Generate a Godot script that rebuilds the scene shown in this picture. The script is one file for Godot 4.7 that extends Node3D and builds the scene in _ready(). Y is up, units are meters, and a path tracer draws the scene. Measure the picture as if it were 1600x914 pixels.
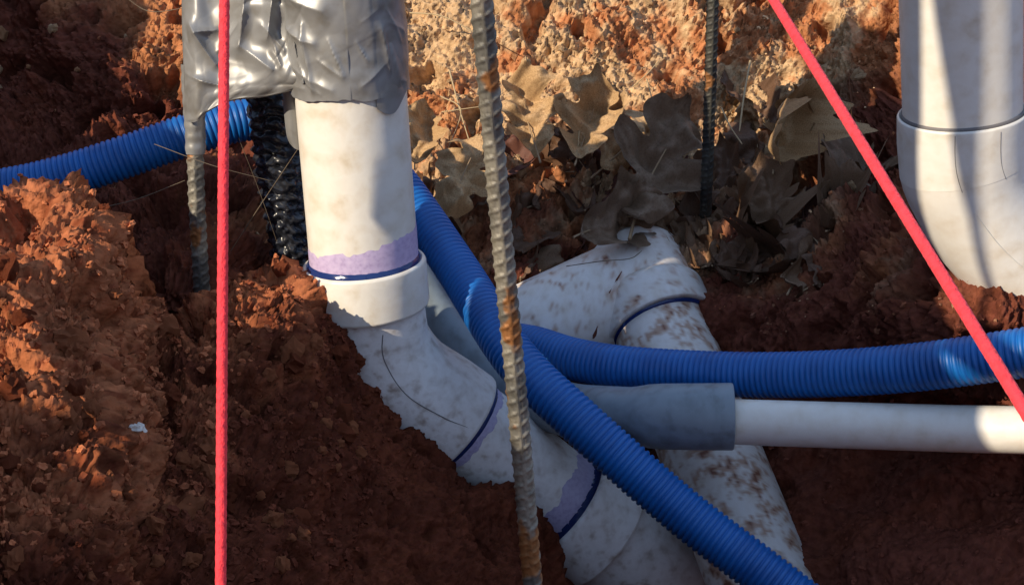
extends Node3D
# A plumbing trench in red clay: drain pipes, corrugated conduit, reinforcing bars, leaves and two marking lines.

const FOCAL := 2600.0                      # focal length in photo pixels (photo 1600 x 914)
const PITCH := 20.0                        # camera looks down, degrees
const EYE := Vector3(0, 1.0, 0)
const SUN_AZ := 50.0
const SUN_EL := 28.0

var cp := cos(deg_to_rad(PITCH))
var sp := sin(deg_to_rad(PITCH))
var taken := {}
var rng := RandomNumberGenerator.new()
var M := {}
var n_big := FastNoiseLite.new()
var n_mid := FastNoiseLite.new()
var n_fine := FastNoiseLite.new()
var n_cell := FastNoiseLite.new()
var n_cell2 := FastNoiseLite.new()
var n_col := FastNoiseLite.new()
var n_ridge := FastNoiseLite.new()

# ---------------------------------------------------------------- small helpers
func at(u: float, v: float, d: float) -> Vector3:      # photo pixel + distance along the view axis -> point
	var xc := (u - 800.0) / FOCAL * d
	var yc := -(v - 457.0) / FOCAL * d
	return EYE + Vector3(xc, yc * cp - d * sp, -(d * cp + yc * sp))

func numbered(called: String) -> String:
	var k: int = taken.get(called, 0)
	taken[called] = k + 1
	return called if k == 0 else "%s_%03d" % [called, k]

func tag(o: Node3D, label: String, category: String, group := "", kind := "") -> Node3D:
	if label: o.set_meta("label", label)
	if category: o.set_meta("category", category)
	if group: o.set_meta("group", group)
	if kind: o.set_meta("kind", kind)
	return o

func thing(called: String, where: Vector3, label: String, category: String, group := "") -> Node3D:
	var o := Node3D.new()
	o.name = numbered(called)
	add_child(o)
	o.position = where
	tag(o, label, category, group)
	return o

func put(called: String, mesh: Mesh, m: Material, parent: Node3D = null) -> MeshInstance3D:
	# meshes are made in world coordinates; a part under a thing is shifted back by the thing's place
	var o := MeshInstance3D.new()
	o.mesh = mesh
	o.material_override = m
	if parent == null:
		o.name = numbered(called)
		add_child(o)
	else:
		o.name = called
		parent.add_child(o, true)
		var off := Vector3.ZERO
		var q: Node = parent
		while q != self:
			off += (q as Node3D).position
			q = q.get_parent()
		o.position = -off
	return o

func lin(r: float, g: float, b: float) -> Color:       # linear base colour -> albedo_color
	return Color(r, g, b).linear_to_srgb()

func fnl(type: int, freq: float, oct: int, sd: int) -> FastNoiseLite:
	var n := FastNoiseLite.new()
	n.noise_type = type
	n.frequency = freq
	n.seed = sd
	n.fractal_type = FastNoiseLite.FRACTAL_FBM if oct > 1 else FastNoiseLite.FRACTAL_NONE
	n.fractal_octaves = oct
	return n

func noise_tex(freq: float, oct: int, sd: int, stops: Array, size := 512) -> NoiseTexture2D:
	var t := NoiseTexture2D.new()
	t.width = size
	t.height = size
	t.seamless = true
	t.noise = fnl(FastNoiseLite.TYPE_SIMPLEX_SMOOTH, freq, oct, sd)
	if stops.size() > 0:
		var g := Gradient.new()
		var offs := PackedFloat32Array()
		var cols := PackedColorArray()
		for s in stops:
			offs.append(s[0])
			cols.append(s[1])
		g.offsets = offs
		g.colors = cols
		t.color_ramp = g
	return t

func mat(color: Color, rough: float, metal := 0.0, vcol := false) -> StandardMaterial3D:
	var m := StandardMaterial3D.new()
	m.albedo_color = color
	m.roughness = rough
	m.metallic = metal
	m.vertex_color_use_as_albedo = vcol
	m.cull_mode = BaseMaterial3D.CULL_DISABLED
	return m

func tri(m: StandardMaterial3D, scale: float) -> StandardMaterial3D:
	m.uv1_triplanar = true
	m.uv1_scale = Vector3.ONE * scale
	return m

# ---------------------------------------------------------------- grids and sweeps
func grid_mesh(pos: PackedVector3Array, nu: int, nv: int, cols := PackedColorArray(), wrap := false) -> ArrayMesh:
	var nor := PackedVector3Array()
	nor.resize(pos.size())
	for j in nv:
		for i in nu:
			var k := j * nu + i
			var l := k - 1 if i > 0 else (k + nu - 2 if wrap else k)
			var r := k + 1 if i < nu - 1 else (k - nu + 2 if wrap else k)
			var a := k - nu if j > 0 else k
			var b := k + nu if j < nv - 1 else k
			var n := (pos[r] - pos[l]).cross(pos[b] - pos[a])
			nor[k] = -n.normalized() if n.length_squared() > 1e-20 else Vector3.UP
	var idx := PackedInt32Array()
	idx.resize((nu - 1) * (nv - 1) * 6)
	var w := 0
	for j in nv - 1:
		for i in nu - 1:
			var k := j * nu + i
			idx[w] = k; idx[w + 1] = k + 1; idx[w + 2] = k + nu
			idx[w + 3] = k + 1; idx[w + 4] = k + nu + 1; idx[w + 5] = k + nu
			w += 6
	var arr := []
	arr.resize(Mesh.ARRAY_MAX)
	arr[Mesh.ARRAY_VERTEX] = pos
	arr[Mesh.ARRAY_NORMAL] = nor
	if cols.size() == pos.size():
		arr[Mesh.ARRAY_COLOR] = cols
	arr[Mesh.ARRAY_INDEX] = idx
	var m := ArrayMesh.new()
	m.add_surface_from_arrays(Mesh.PRIMITIVE_TRIANGLES, arr)
	return m

func cr(a, b, c, d, t: float):                          # Catmull-Rom
	return 0.5 * ((2.0 * b) + (c - a) * t + (2.0 * a - 5.0 * b + 4.0 * c - d) * t * t + (3.0 * b - a - 3.0 * c + d) * t * t * t)

class Track:
	var p := PackedVector3Array()
	var s := PackedFloat32Array()
	var fx: Array[Vector3] = []
	var fy: Array[Vector3] = []
	var length := 0.0
	func at_s(q: float) -> Array:                       # position, frame x, frame y
		var n := p.size()
		if q <= 0.0:
			return [p[0] + (p[1] - p[0]).normalized() * q, fx[0], fy[0]]
		if q >= length:
			return [p[n - 1] + (p[n - 1] - p[n - 2]).normalized() * (q - length), fx[n - 1], fy[n - 1]]
		var lo := 0
		var hi := n - 1
		while hi - lo > 1:
			var mid := (lo + hi) >> 1
			if s[mid] <= q: lo = mid
			else: hi = mid
		var f := (q - s[lo]) / maxf(s[hi] - s[lo], 1e-9)
		return [p[lo].lerp(p[hi], f), fx[lo].lerp(fx[hi], f).normalized(), fy[lo].lerp(fy[hi], f).normalized()]

func track(points: Array, per := 20) -> Track:          # points: Vector3
	var t := Track.new()
	var n := points.size()
	for i in n - 1:
		var a: Vector3 = points[maxi(i - 1, 0)] if i > 0 else points[0] * 2.0 - points[1]
		var b: Vector3 = points[i]
		var c: Vector3 = points[i + 1]
		var d: Vector3 = points[i + 2] if i + 2 < n else points[n - 1] * 2.0 - points[n - 2]
		for k in per:
			t.p.append(cr(a, b, c, d, float(k) / per))
	t.p.append(points[n - 1])
	var acc := 0.0
	var prev := Vector3.ZERO
	for i in t.p.size():
		if i > 0: acc += t.p[i].distance_to(t.p[i - 1])
		t.s.append(acc)
		var tan: Vector3 = (t.p[mini(i + 1, t.p.size() - 1)] - t.p[maxi(i - 1, 0)]).normalized()
		var x: Vector3
		if i == 0:
			x = Vector3(0.123, 0.05, 1.0)
			if absf(tan.dot(x.normalized())) > 0.95: x = Vector3(1, 0.1, 0)
		else:
			x = prev
		x = (x - tan * tan.dot(x)).normalized()
		prev = x
		t.fx.append(x)
		t.fy.append(tan.cross(x).normalized())
	t.length = acc
	return t

func pix_track(uvd: Array, per := 20) -> Track:
	var q := []
	for a in uvd: q.append(at(a[0], a[1], a[2]))
	return track(q, per)

# profile: array of [s, r]; shape(s, theta, r) -> r ; paint(point, s, theta) -> Color
func lathe(t: Track, profile: Array, sides: int, shape = null, paint = null, from := 0.0, to := TAU) -> ArrayMesh:
	var pos := PackedVector3Array()
	var cols := PackedColorArray()
	var nu := sides + 1
	var has_shape := shape != null
	var has_paint := paint != null
	for pr in profile:
		var s: float = pr[0]
		var r: float = pr[1]
		var f := t.at_s(s)
		for i in nu:
			var th := from + (to - from) * float(i) / sides
			var rr := r
			if has_shape: rr = shape.call(s, th, r)
			var q: Vector3 = f[0] + (f[1] * cos(th) + f[2] * sin(th)) * rr
			pos.append(q)
			if has_paint: cols.append(paint.call(q, s, th))
	return grid_mesh(pos, nu, profile.size(), cols, absf(to - from - TAU) < 1e-4)

func straight(a: float, b: float, r: float, n: int) -> Array:
	var out := []
	for i in n + 1: out.append([lerpf(a, b, float(i) / n), r])
	return out

func wire(t: Track, r0: float, r1: float, sides := 6, wob := 0.0, sd := 0.0) -> ArrayMesh:
	var n := maxi(4, int(t.length / 0.006))
	var pr := []
	pr.append([0.0, 0.0001])
	for i in n + 1:
		var f := float(i) / n
		pr.append([t.length * f, lerpf(r0, r1, f) * (1.0 + wob * n_fine.get_noise_2d(f * 40.0, sd))])
	pr.append([t.length, 0.0001])
	return lathe(t, pr, sides)

# ---------------------------------------------------------------- soil
func soil_noise(p: Vector3, rough: float) -> float:     # metres of relief
	var q := p * 1.0
	q += Vector3(n_mid.get_noise_3dv(p * 1.3), n_mid.get_noise_3dv(p * 1.3 + Vector3(9, 3, 1)), n_mid.get_noise_3dv(p * 1.3 + Vector3(2, 7, 5))) * 0.012
	var c1 := n_cell.get_noise_3dv(q)                    # -1 .. 1, distance to nearest seed
	var c2 := n_cell2.get_noise_3dv(q)
	var h := n_big.get_noise_3dv(p * 1.4) * 0.028
	h += (0.5 - c1) * 0.016 * rough
	h += (0.5 - c2) * 0.0045 * rough
	h += n_mid.get_noise_3dv(p) * 0.007 * (0.4 + rough)
	h += n_fine.get_noise_3dv(p) * 0.003 * (0.5 + rough)
	h += (n_ridge.get_noise_3dv(q * Vector3(1.0, 0.75, 1.0)) - 0.2) * 0.0085 * rough
	h -= 0.032 * smooth01(0.17, 0.42, n_mid.get_noise_3dv(p * 0.42 + Vector3(7, 7, 7))) * rough
	return h

func samples(lo: float, hi: float, step: float, pads: Array) -> PackedFloat32Array:
	var out := PackedFloat32Array()
	for i in range(pads.size() - 1, -1, -1): out.append(lo - pads[i])
	var n := int((hi - lo) / step)
	for i in n + 1: out.append(lo + (hi - lo) * i / n)
	for x in pads: out.append(hi + x)
	return out

func find(keys: Array, x: float) -> Array:
	var n := keys.size()
	var i := 0
	while i < n - 2 and x > keys[i + 1]: i += 1
	return [i, clampf((x - keys[i]) / (keys[i + 1] - keys[i]), 0.0, 1.0)]

func tap(vals: Array, i: int, f: float) -> float:
	var n := vals.size()
	var b: float = vals[i]
	var c: float = vals[i + 1]
	var a: float = vals[i - 1] if i > 0 else b * 2.0 - c
	var d: float = vals[i + 2] if i + 2 < n else c * 2.0 - b
	var m0 := (c - a) * 0.5
	var m1 := (d - b) * 0.5
	if (c - b) * m0 <= 0.0: m0 = 0.0
	if (c - b) * m1 <= 0.0: m1 = 0.0
	m0 = clampf(m0, -absf(c - b) * 2.5, absf(c - b) * 2.5)
	m1 = clampf(m1, -absf(c - b) * 2.5, absf(c - b) * 2.5)
	var f2 := f * f
	var f3 := f2 * f
	return b * (2 * f3 - 3 * f2 + 1) + m0 * (f3 - 2 * f2 + f) + c * (-2 * f3 + 3 * f2) + m1 * (f3 - f2)

# smooth surface -> displaced, coloured mesh. rough_fn(u,v,p) -> 0..1 ; paint(p, u, v) -> Color
func displaced(pos: PackedVector3Array, nu: int, nv: int, us: PackedFloat32Array, vs: PackedFloat32Array, rough_fn: Callable, paint: Callable) -> Array:
	var out := PackedVector3Array()
	out.resize(pos.size())
	var cols := PackedColorArray()
	cols.resize(pos.size())
	for j in nv:
		for i in nu:
			var k := j * nu + i
			var l := k - 1 if i > 0 else k
			var r := k + 1 if i < nu - 1 else k
			var a := k - nu if j > 0 else k
			var b := k + nu if j < nv - 1 else k
			var n := -(pos[r] - pos[l]).cross(pos[b] - pos[a]).normalized()
			var p := pos[k]
			var rf: float = rough_fn.call(us[i], vs[j], p)
			out[k] = p + n * (soil_noise(p, rf))
			cols[k] = paint.call(p, us[i], vs[j])
	return [out, cols]

func smooth01(a: float, b: float, x: float) -> float:
	var t := clampf((x - a) / (b - a), 0.0, 1.0)
	return t * t * (3.0 - 2.0 * t)

func mix(a: Color, b: Color, t: float) -> Color:
	return a.lerp(b, clampf(t, 0.0, 1.0))

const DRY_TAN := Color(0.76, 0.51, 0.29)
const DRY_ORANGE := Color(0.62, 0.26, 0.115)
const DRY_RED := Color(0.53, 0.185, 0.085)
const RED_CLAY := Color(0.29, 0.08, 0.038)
const DAMP_SHADE := Color(0.125, 0.036, 0.021)  # damp clay; like RED_CLAY, deepened to paint pit shade into its colour

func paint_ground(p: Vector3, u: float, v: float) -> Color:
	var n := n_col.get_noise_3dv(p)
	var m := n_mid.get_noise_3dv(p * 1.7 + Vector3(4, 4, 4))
	var dry := smooth01(0.30, 0.42, p.y + n * 0.09 - maxf(0.0, -0.22 - p.x) * 0.7 - maxf(0.0, p.x - 0.34) * 0.9)  # falls off low down and far left, painting the pit shade into the soil
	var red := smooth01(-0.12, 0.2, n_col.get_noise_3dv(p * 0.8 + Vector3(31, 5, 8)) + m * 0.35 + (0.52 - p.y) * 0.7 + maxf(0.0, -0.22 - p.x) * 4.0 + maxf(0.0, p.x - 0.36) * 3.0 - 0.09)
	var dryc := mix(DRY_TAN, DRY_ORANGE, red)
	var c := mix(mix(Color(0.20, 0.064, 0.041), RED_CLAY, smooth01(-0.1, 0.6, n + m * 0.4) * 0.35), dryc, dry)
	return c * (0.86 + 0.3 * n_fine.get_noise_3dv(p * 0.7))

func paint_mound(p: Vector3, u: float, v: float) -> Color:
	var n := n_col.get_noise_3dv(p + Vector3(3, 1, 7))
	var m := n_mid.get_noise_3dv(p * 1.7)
	# dry crumbly spoil lies on the heap and ridge, damp clay below, darkened to paint its shade
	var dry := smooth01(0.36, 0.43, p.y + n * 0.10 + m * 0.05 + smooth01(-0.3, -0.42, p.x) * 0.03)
	var c := mix(mix(DAMP_SHADE, RED_CLAY, 0.12 + 0.3 * smooth01(-0.2, 0.5, n)), mix(DRY_RED, RED_CLAY, smooth01(-0.1, 0.5, m)), dry)
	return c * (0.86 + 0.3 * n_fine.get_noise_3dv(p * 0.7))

var ground_pos: PackedVector3Array
var ground_nu := 0
var mound_pos: PackedVector3Array
var mound_nu := 0
var ground_us: PackedFloat32Array
var ground_vs: PackedFloat32Array
var mound_us: PackedFloat32Array

func build_ground() -> MeshInstance3D:
	var ku := [-900.0, -300.0, 0.0, 200.0, 320.0, 450.0, 600.0, 800.0, 1000.0, 1200.0, 1350.0, 1500.0, 1600.0, 1900.0, 2500.0]
	var kv := [-330.0, -200.0, 0.0, 120.0, 220.0, 290.0, 360.0, 450.0, 540.0, 640.0, 760.0, 914.0, 1100.0, 1400.0]
	#             -900  -300   0     200   320   450   600   800   1000  1200  1350  1500  1600  1900  2500
	var dep := [[2.75, 2.65, 2.60, 2.58, 2.55, 2.50, 2.46, 2.44, 2.44, 2.44, 2.42, 2.40, 2.38, 2.35, 2.35],
				[2.60, 2.48, 2.42, 2.40, 2.40, 2.38, 2.36, 2.36, 2.36, 2.36, 2.34, 2.30, 2.26, 2.20, 2.20],
				[2.40, 2.30, 2.26, 2.22, 2.24, 2.30, 2.32, 2.31, 2.31, 2.31, 2.28, 2.20, 2.15, 2.05, 2.05],
				[2.35, 2.25, 2.22, 2.16, 2.18, 2.26, 2.28, 2.27, 2.27, 2.27, 2.24, 2.12, 2.05, 1.95, 1.95],
				[2.30, 2.20, 2.16, 2.12, 2.14, 2.20, 2.24, 2.23, 2.22, 2.22, 2.18, 2.02, 1.92, 1.85, 1.85],
				[2.25, 2.14, 2.08, 2.05, 2.05, 2.12, 2.18, 2.19, 2.18, 2.16, 2.08, 1.92, 1.82, 1.75, 1.75],
				[2.20, 2.05, 2.00, 1.96, 1.92, 2.02, 2.12, 2.14, 2.12, 2.08, 1.96, 1.81, 1.75, 1.70, 1.70],
				[2.10, 1.95, 1.90, 1.84, 1.83, 1.96, 2.06, 2.08, 2.05, 1.98, 1.86, 1.71, 1.68, 1.66, 1.66],
				[2.05, 1.92, 1.88, 1.84, 1.85, 1.95, 2.02, 2.03, 2.00, 1.93, 1.83, 1.68, 1.66, 1.64, 1.64],
				[2.02, 1.90, 1.88, 1.86, 1.90, 1.97, 2.03, 2.05, 2.02, 1.92, 1.86, 1.76, 1.72, 1.70, 1.70],
				[2.00, 1.88, 1.86, 1.85, 1.90, 1.97, 2.02, 2.05, 1.99, 1.86, 1.80, 1.74, 1.71, 1.68, 1.68],
				[1.90, 1.80, 1.80, 1.82, 1.86, 1.93, 1.98, 2.01, 1.98, 1.80, 1.69, 1.61, 1.60, 1.58, 1.58],
				[1.78, 1.68, 1.68, 1.70, 1.74, 1.80, 1.86, 1.90, 1.86, 1.68, 1.56, 1.48, 1.47, 1.46, 1.46],
				[1.55, 1.46, 1.44, 1.44, 1.44, 1.44, 1.44, 1.43, 1.40, 1.34, 1.30, 1.28, 1.28, 1.27, 1.27]]
	var us := samples(-40, 1640, 2.6, [20.0, 60.0, 140.0, 260.0, 420.0, 620.0, 850.0])
	var vs := samples(-40, 934, 2.6, [20.0, 60.0, 120.0, 200.0, 285.0])
	var nu := us.size()
	var nv := vs.size()
	var colv := []                                       # per u: depth at each lattice row
	for u in us:
		var f := find(ku, u)
		var row := []
		for j in kv.size(): row.append(tap(dep[j], f[0], f[1]))
		colv.append(row)
	var pos := PackedVector3Array()
	for v in vs:
		var f := find(kv, v)
		for i in nu:
			pos.append(at(us[i], v, tap(colv[i], f[0], f[1])))
	var rough := func(u, v, p):
		return lerpf(0.35, 1.55, smooth01(0.22, 0.40, p.y)) * (0.8 + 0.5 * n_col.get_noise_3dv(p * 0.6))
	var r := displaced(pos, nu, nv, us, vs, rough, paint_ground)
	pos = r[0]
	var cols: PackedColorArray = r[1]
	# carry the sheet on: level ground behind the bank, and the near side of the trench under the camera
	var all := PackedVector3Array()
	var ac := PackedColorArray()
	for e in [[-30.0, 30.0, 1.15], [-6.0, 4.0, 1.02], [-3.4, 1.6, 0.93], [-2.75, 1.12, 0.84]]:
		for i in nu:
			var q := pos[i]
			all.append(Vector3(q.x * e[1], e[2] + n_big.get_noise_2d(q.x * e[1], e[0]) * 0.05, minf(e[0], q.z - 0.12)))
			ac.append(RED_CLAY)
	all.append_array(pos)
	ac.append_array(cols)
	for e in [[-0.98, 1.0, 0.17], [-0.78, 1.0, 0.24], [-0.62, 1.2, 0.42], [-0.45, 1.4, 0.5], [0.6, 2.5, 0.5], [6.0, 12.0, 0.55], [30.0, 30.0, 0.6]]:
		for i in nu:
			var q := pos[(nv - 1) * nu + i]
			all.append(Vector3(q.x * e[1], e[2] + n_big.get_noise_2d(q.x * e[1], e[0]) * 0.03, e[0]))
			ac.append(RED_CLAY)
	ground_pos = pos
	ground_nu = nu
	ground_us = us
	ground_vs = vs
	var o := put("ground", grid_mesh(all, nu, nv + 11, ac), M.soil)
	tag(o, "red clay floor and tan dry bank of the dug trench", "", "", "structure")
	return o

func build_mound() -> MeshInstance3D:
	var ku := [-700.0, -300.0, -60.0, 0.0, 60.0, 130.0, 170.0, 200.0, 240.0, 280.0, 330.0, 400.0, 445.0, 475.0, 500.0, 530.0, 560.0, 620.0, 700.0, 800.0, 850.0, 950.0]
	var cv := [340.0, 340.0, 345.0, 338.0, 318.0, 352.0, 420.0, 490.0, 525.0, 515.0, 480.0, 450.0, 450.0, 474.0, 506.0, 548.0, 606.0, 672.0, 740.0, 795.0, 885.0, 1020.0]
	var cd := [1.60, 1.60, 1.60, 1.60, 1.605, 1.61, 1.615, 1.62, 1.63, 1.645, 1.665, 1.70, 1.72, 1.735, 1.745, 1.75, 1.755, 1.765, 1.775, 1.78, 1.775, 1.75]
	var bd := [0.95, 0.98, 1.0, 1.02, 1.03, 1.05, 1.07, 1.08, 1.10, 1.12, 1.15, 1.18, 1.21, 1.23, 1.25, 1.27, 1.30, 1.34, 1.40, 1.46, 1.49, 1.54]
	var us := samples(-40, 900, 2.6, [15.0, 40.0])
	us = PackedFloat32Array(Array(us).filter(func(x): return x <= 905.0))
	var left := PackedFloat32Array([-690.0, -560.0, -440.0, -340.0, -250.0, -180.0, -130.0])
	left.append_array(us)
	us = left
	# rows: t < 0 runs down the back of the crest, t = 0 is the crest, t = 1 is far down the front
	var ts := PackedFloat32Array()
	for k in 14: ts.append(-1.0 + k / 14.0)
	for k in 250: ts.append(pow(k / 249.0, 1.15))
	var nu := us.size()
	var nv := ts.size()
	var pos := PackedVector3Array()
	var ccv := PackedFloat32Array()
	var ccd := PackedFloat32Array()
	var cbd := PackedFloat32Array()
	for u in us:
		var f := find(ku, u)
		ccv.append(tap(cv, f[0], f[1]))
		ccd.append(tap(cd, f[0], f[1]))
		cbd.append(tap(bd, f[0], f[1]))
	var vs := PackedFloat32Array()
	for t in ts:
		vs.append(t)
		for i in nu:
			var v: float
			var d: float
			if t < 0.0:
				v = ccv[i] + 10.0 * t * t + 130.0 * t * t * t * t
				d = ccd[i] - 0.16 * t
			else:
				v = lerpf(ccv[i], 1250.0, t)
				d = lerpf(ccd[i], cbd[i], 0.22 * sqrt(t * 1.0 + 0.0004) + 0.78 * t)
			pos.append(at(us[i], v, d))
	var rough := func(u, t, p):
		return 0.55 + 0.55 * smooth01(0.33, 0.45, p.y + smooth01(-0.25, -0.42, p.x) * 0.15)
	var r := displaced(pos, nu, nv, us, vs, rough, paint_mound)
	mound_pos = r[0]
	mound_nu = nu
	mound_us = us
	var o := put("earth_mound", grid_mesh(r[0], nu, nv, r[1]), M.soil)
	tag(o, "crumbly red clay slope heaped against the buried drain elbow", "", "", "structure")
	return o

func flat_mesh(pos: PackedVector3Array, nu: int, nv: int) -> ArrayMesh:      # broken, faceted lumps
	var st := SurfaceTool.new()
	st.begin(Mesh.PRIMITIVE_TRIANGLES)
	st.set_smooth_group(-1)
	for j in nv - 1:
		for i in nu - 1:
			var k := j * nu + i
			if j > 0:
				for q in [k, k + 1, k + nu]: st.add_vertex(pos[q])
			if j < nv - 2:
				for q in [k + 1, k + nu + 1, k + nu]: st.add_vertex(pos[q])
	st.generate_normals()
	return st.commit()

func clod_mesh(sd: int, nu := 12, nv := 8, rough := 1.0) -> ArrayMesh:
	var pos := PackedVector3Array()
	var off := Vector3(sd * 7.1, sd * 3.3, sd * 1.7)
	for j in nv + 1:
		for i in nu + 1:
			var th := TAU * (i % nu) / nu
			var ph := PI * j / nv
			var q := Vector3(sin(ph) * cos(th), -cos(ph), sin(ph) * sin(th))
			var s := 1.0 + 0.6 * rough * n_mid.get_noise_3dv(q * 0.035 + off) + 0.5 * rough * n_fine.get_noise_3dv(q * 0.016 + off)
			pos.append(q * s * Vector3(1.0, 0.8, 0.9))
	return flat_mesh(pos, nu + 1, nv + 1)

# loose clods that can be told apart, as pieces of the heap or the trench floor; small crumbs as one part
func scatter(parent: MeshInstance3D, pos: PackedVector3Array, nu: int, pick: Callable, count: int, size: Vector2, colour, meshes: Array, stuff := "") -> void:
	var nv := pos.size() / nu
	var made := 0
	var tries := 0
	var mm: MultiMesh = null
	var tr := []
	var cl := []
	while made < count and tries < count * 60:
		tries += 1
		var k := rng.randi_range(0, nv - 1) * nu + rng.randi_range(0, nu - 1)
		var p := pos[k]
		if not pick.call(p): continue
		made += 1
		var s := lerpf(size.x, size.y, pow(rng.randf(), 2.5))
		var b := Basis.from_euler(Vector3(rng.randf() * TAU, rng.randf() * TAU, rng.randf() * TAU)).scaled(Vector3.ONE * s)
		var x := Transform3D(b, p + Vector3(0, s * 0.15, s * 0.1))
		if stuff:
			tr.append(x)
			cl.append(colour.call(p))
		else:
			var o := MeshInstance3D.new()
			o.mesh = meshes[rng.randi_range(0, meshes.size() - 1)]
			o.material_override = M.clods[[0, 1, 3][rng.randi_range(0, 2)]] if colour == null else colour.call(p)
			o.name = "clod"
			o.transform = x
			parent.add_child(o, true)
	if stuff:
		mm = MultiMesh.new()
		mm.transform_format = MultiMesh.TRANSFORM_3D
		mm.use_colors = true
		mm.mesh = meshes[0]
		mm.instance_count = tr.size()
		for i in tr.size():
			mm.set_instance_transform(i, tr[i])
			mm.set_instance_color(i, cl[i])
		var g := MultiMeshInstance3D.new()
		g.multimesh = mm
		g.material_override = M.crumb
		g.name = stuff
		parent.add_child(g, true)
		g.set_meta("kind", "stuff")

# ---------------------------------------------------------------- materials
func build_materials() -> void:
	var grain := noise_tex(0.02, 5, 5, [[0.0, Color(0.62, 0.6, 0.6)], [0.5, Color(0.9, 0.9, 0.9)], [1.0, Color(1, 1, 1)]])
	var bump := noise_tex(0.025, 6, 8, [])
	var s := mat(Color.WHITE, 1.0, 0.0, true)
	s.albedo_texture = grain
	s.heightmap_enabled = true
	s.heightmap_texture = bump
	s.heightmap_scale = 0.35
	s.metallic_specular = 0.15
	tri(s, 6.0)
	M.soil = s
	M.crumb = mat(Color.WHITE, 1.0, 0.0, true)
	M.crumb.metallic_specular = 0.15
	M.clods = []
	for c in [DRY_RED, RED_CLAY, DRY_ORANGE.lerp(DRY_TAN, 0.3), DRY_RED, DRY_TAN]:
		var m := mat(lin(c.r, c.g, c.b), 1.0)
		m.metallic_specular = 0.15
		m.heightmap_enabled = true
		m.heightmap_texture = bump
		m.heightmap_scale = 0.3
		tri(m, 8.0)
		M.clods.append(m)
	M.dark_clod = mat(lin(DAMP_SHADE.r, DAMP_SHADE.g, DAMP_SHADE.b), 1.0)
	# plastic pipe: faint yellowing and handling smudges
	var smudge := noise_tex(0.012, 5, 21, [[0.0, Color(0.90, 0.86, 0.80)], [0.3, Color(0.965, 0.95, 0.93)], [0.6, Color(1, 1, 1)], [1.0, Color(0.98, 0.975, 0.97)]])
	var p := mat(lin(0.76, 0.735, 0.675), 0.38)
	p.albedo_texture = smudge
	p.heightmap_enabled = true
	p.heightmap_texture = bump
	p.heightmap_scale = 0.02
	tri(p, 5.0)
	M.pvc = p
	var scuff := noise_tex(0.022, 5, 33, [[0.0, Color(0.62, 0.55, 0.50)], [0.24, Color(0.85, 0.82, 0.79)], [0.4, Color(0.96, 0.955, 0.95)], [0.62, Color(1, 1, 1)], [0.82, Color(0.92, 0.91, 0.90)], [1.0, Color(0.8, 0.77, 0.74)]])
	p = mat(lin(0.80, 0.785, 0.765), 0.45)
	p.albedo_texture = scuff
	p.heightmap_enabled = true
	p.heightmap_texture = bump
	p.heightmap_scale = 0.03
	tri(p, 4.0)
	M.pvc_used = p
	p = mat(Color.WHITE, 0.5, 0.0, true)
	p.albedo_texture = smudge
	tri(p, 7.0)
	M.pvc_muddy = p
	var brush := noise_tex(0.03, 4, 40, [[0.0, Color(0.80, 0.77, 0.85)], [0.5, Color(0.94, 0.93, 0.97)], [1.0, Color(1, 1, 1)]])
	p = mat(lin(0.58, 0.49, 0.68), 0.4)
	p.albedo_texture = brush
	tri(p, 9.0)
	M.primer = p
	p = mat(lin(0.50, 0.47, 0.62), 0.42)
	p.albedo_texture = brush
	tri(p, 11.0)
	M.primer_deep = p
	M.glue = mat(lin(0.012, 0.03, 0.13), 0.18)
	M.seam = mat(lin(0.16, 0.15, 0.15), 0.8)
	p = mat(lin(0.005, 0.13, 0.44), 0.45)
	p.albedo_texture = noise_tex(0.01, 4, 50, [[0.0, Color(0.72, 0.72, 0.78)], [0.5, Color(0.95, 0.95, 0.97)], [1.0, Color(1, 1, 1)]])
	tri(p, 4.0)
	M.blue = p
	p = mat(lin(0.23, 0.285, 0.335), 0.45)
	p.albedo_texture = noise_tex(0.015, 5, 60, [[0.0, Color(0.7, 0.68, 0.66)], [0.45, Color(0.95, 0.95, 0.95)], [1.0, Color(1, 1, 1)]])
	tri(p, 5.0)
	M.grey = p
	p = mat(lin(0.29, 0.295, 0.30), 0.42, 0.3)
	p.albedo_texture = noise_tex(0.015, 5, 70, [[0.0, Color(0.78, 0.75, 0.70)], [0.5, Color(0.95, 0.95, 0.95)], [1.0, Color(1, 1, 1)]])
	tri(p, 4.0)
	M.tape = p
	M.black = mat(lin(0.018, 0.02, 0.027), 0.26)
	p = mat(Color.WHITE, 0.62, 0.35, true)
	p.albedo_texture = noise_tex(0.03, 5, 80, [[0.0, Color(0.6, 0.58, 0.55)], [0.5, Color(0.92, 0.92, 0.92)], [1.0, Color(1, 1, 1)]])
	tri(p, 12.0)
	M.steel = p
	p = mat(lin(0.95, 0.048, 0.068), 0.8)
	p.albedo_texture = noise_tex(0.03, 4, 91, [[0.0, Color(0.72, 0.66, 0.66)], [0.45, Color(0.95, 0.93, 0.93)], [1.0, Color(1, 1, 1)]], 256)
	p.heightmap_enabled = true
	p.heightmap_texture = noise_tex(0.05, 4, 90, [])
	p.heightmap_scale = 0.05
	p.rim_enabled = true
	p.rim = 0.5
	tri(p, 30.0)
	M.cord = p
	M.leaf = []
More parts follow.
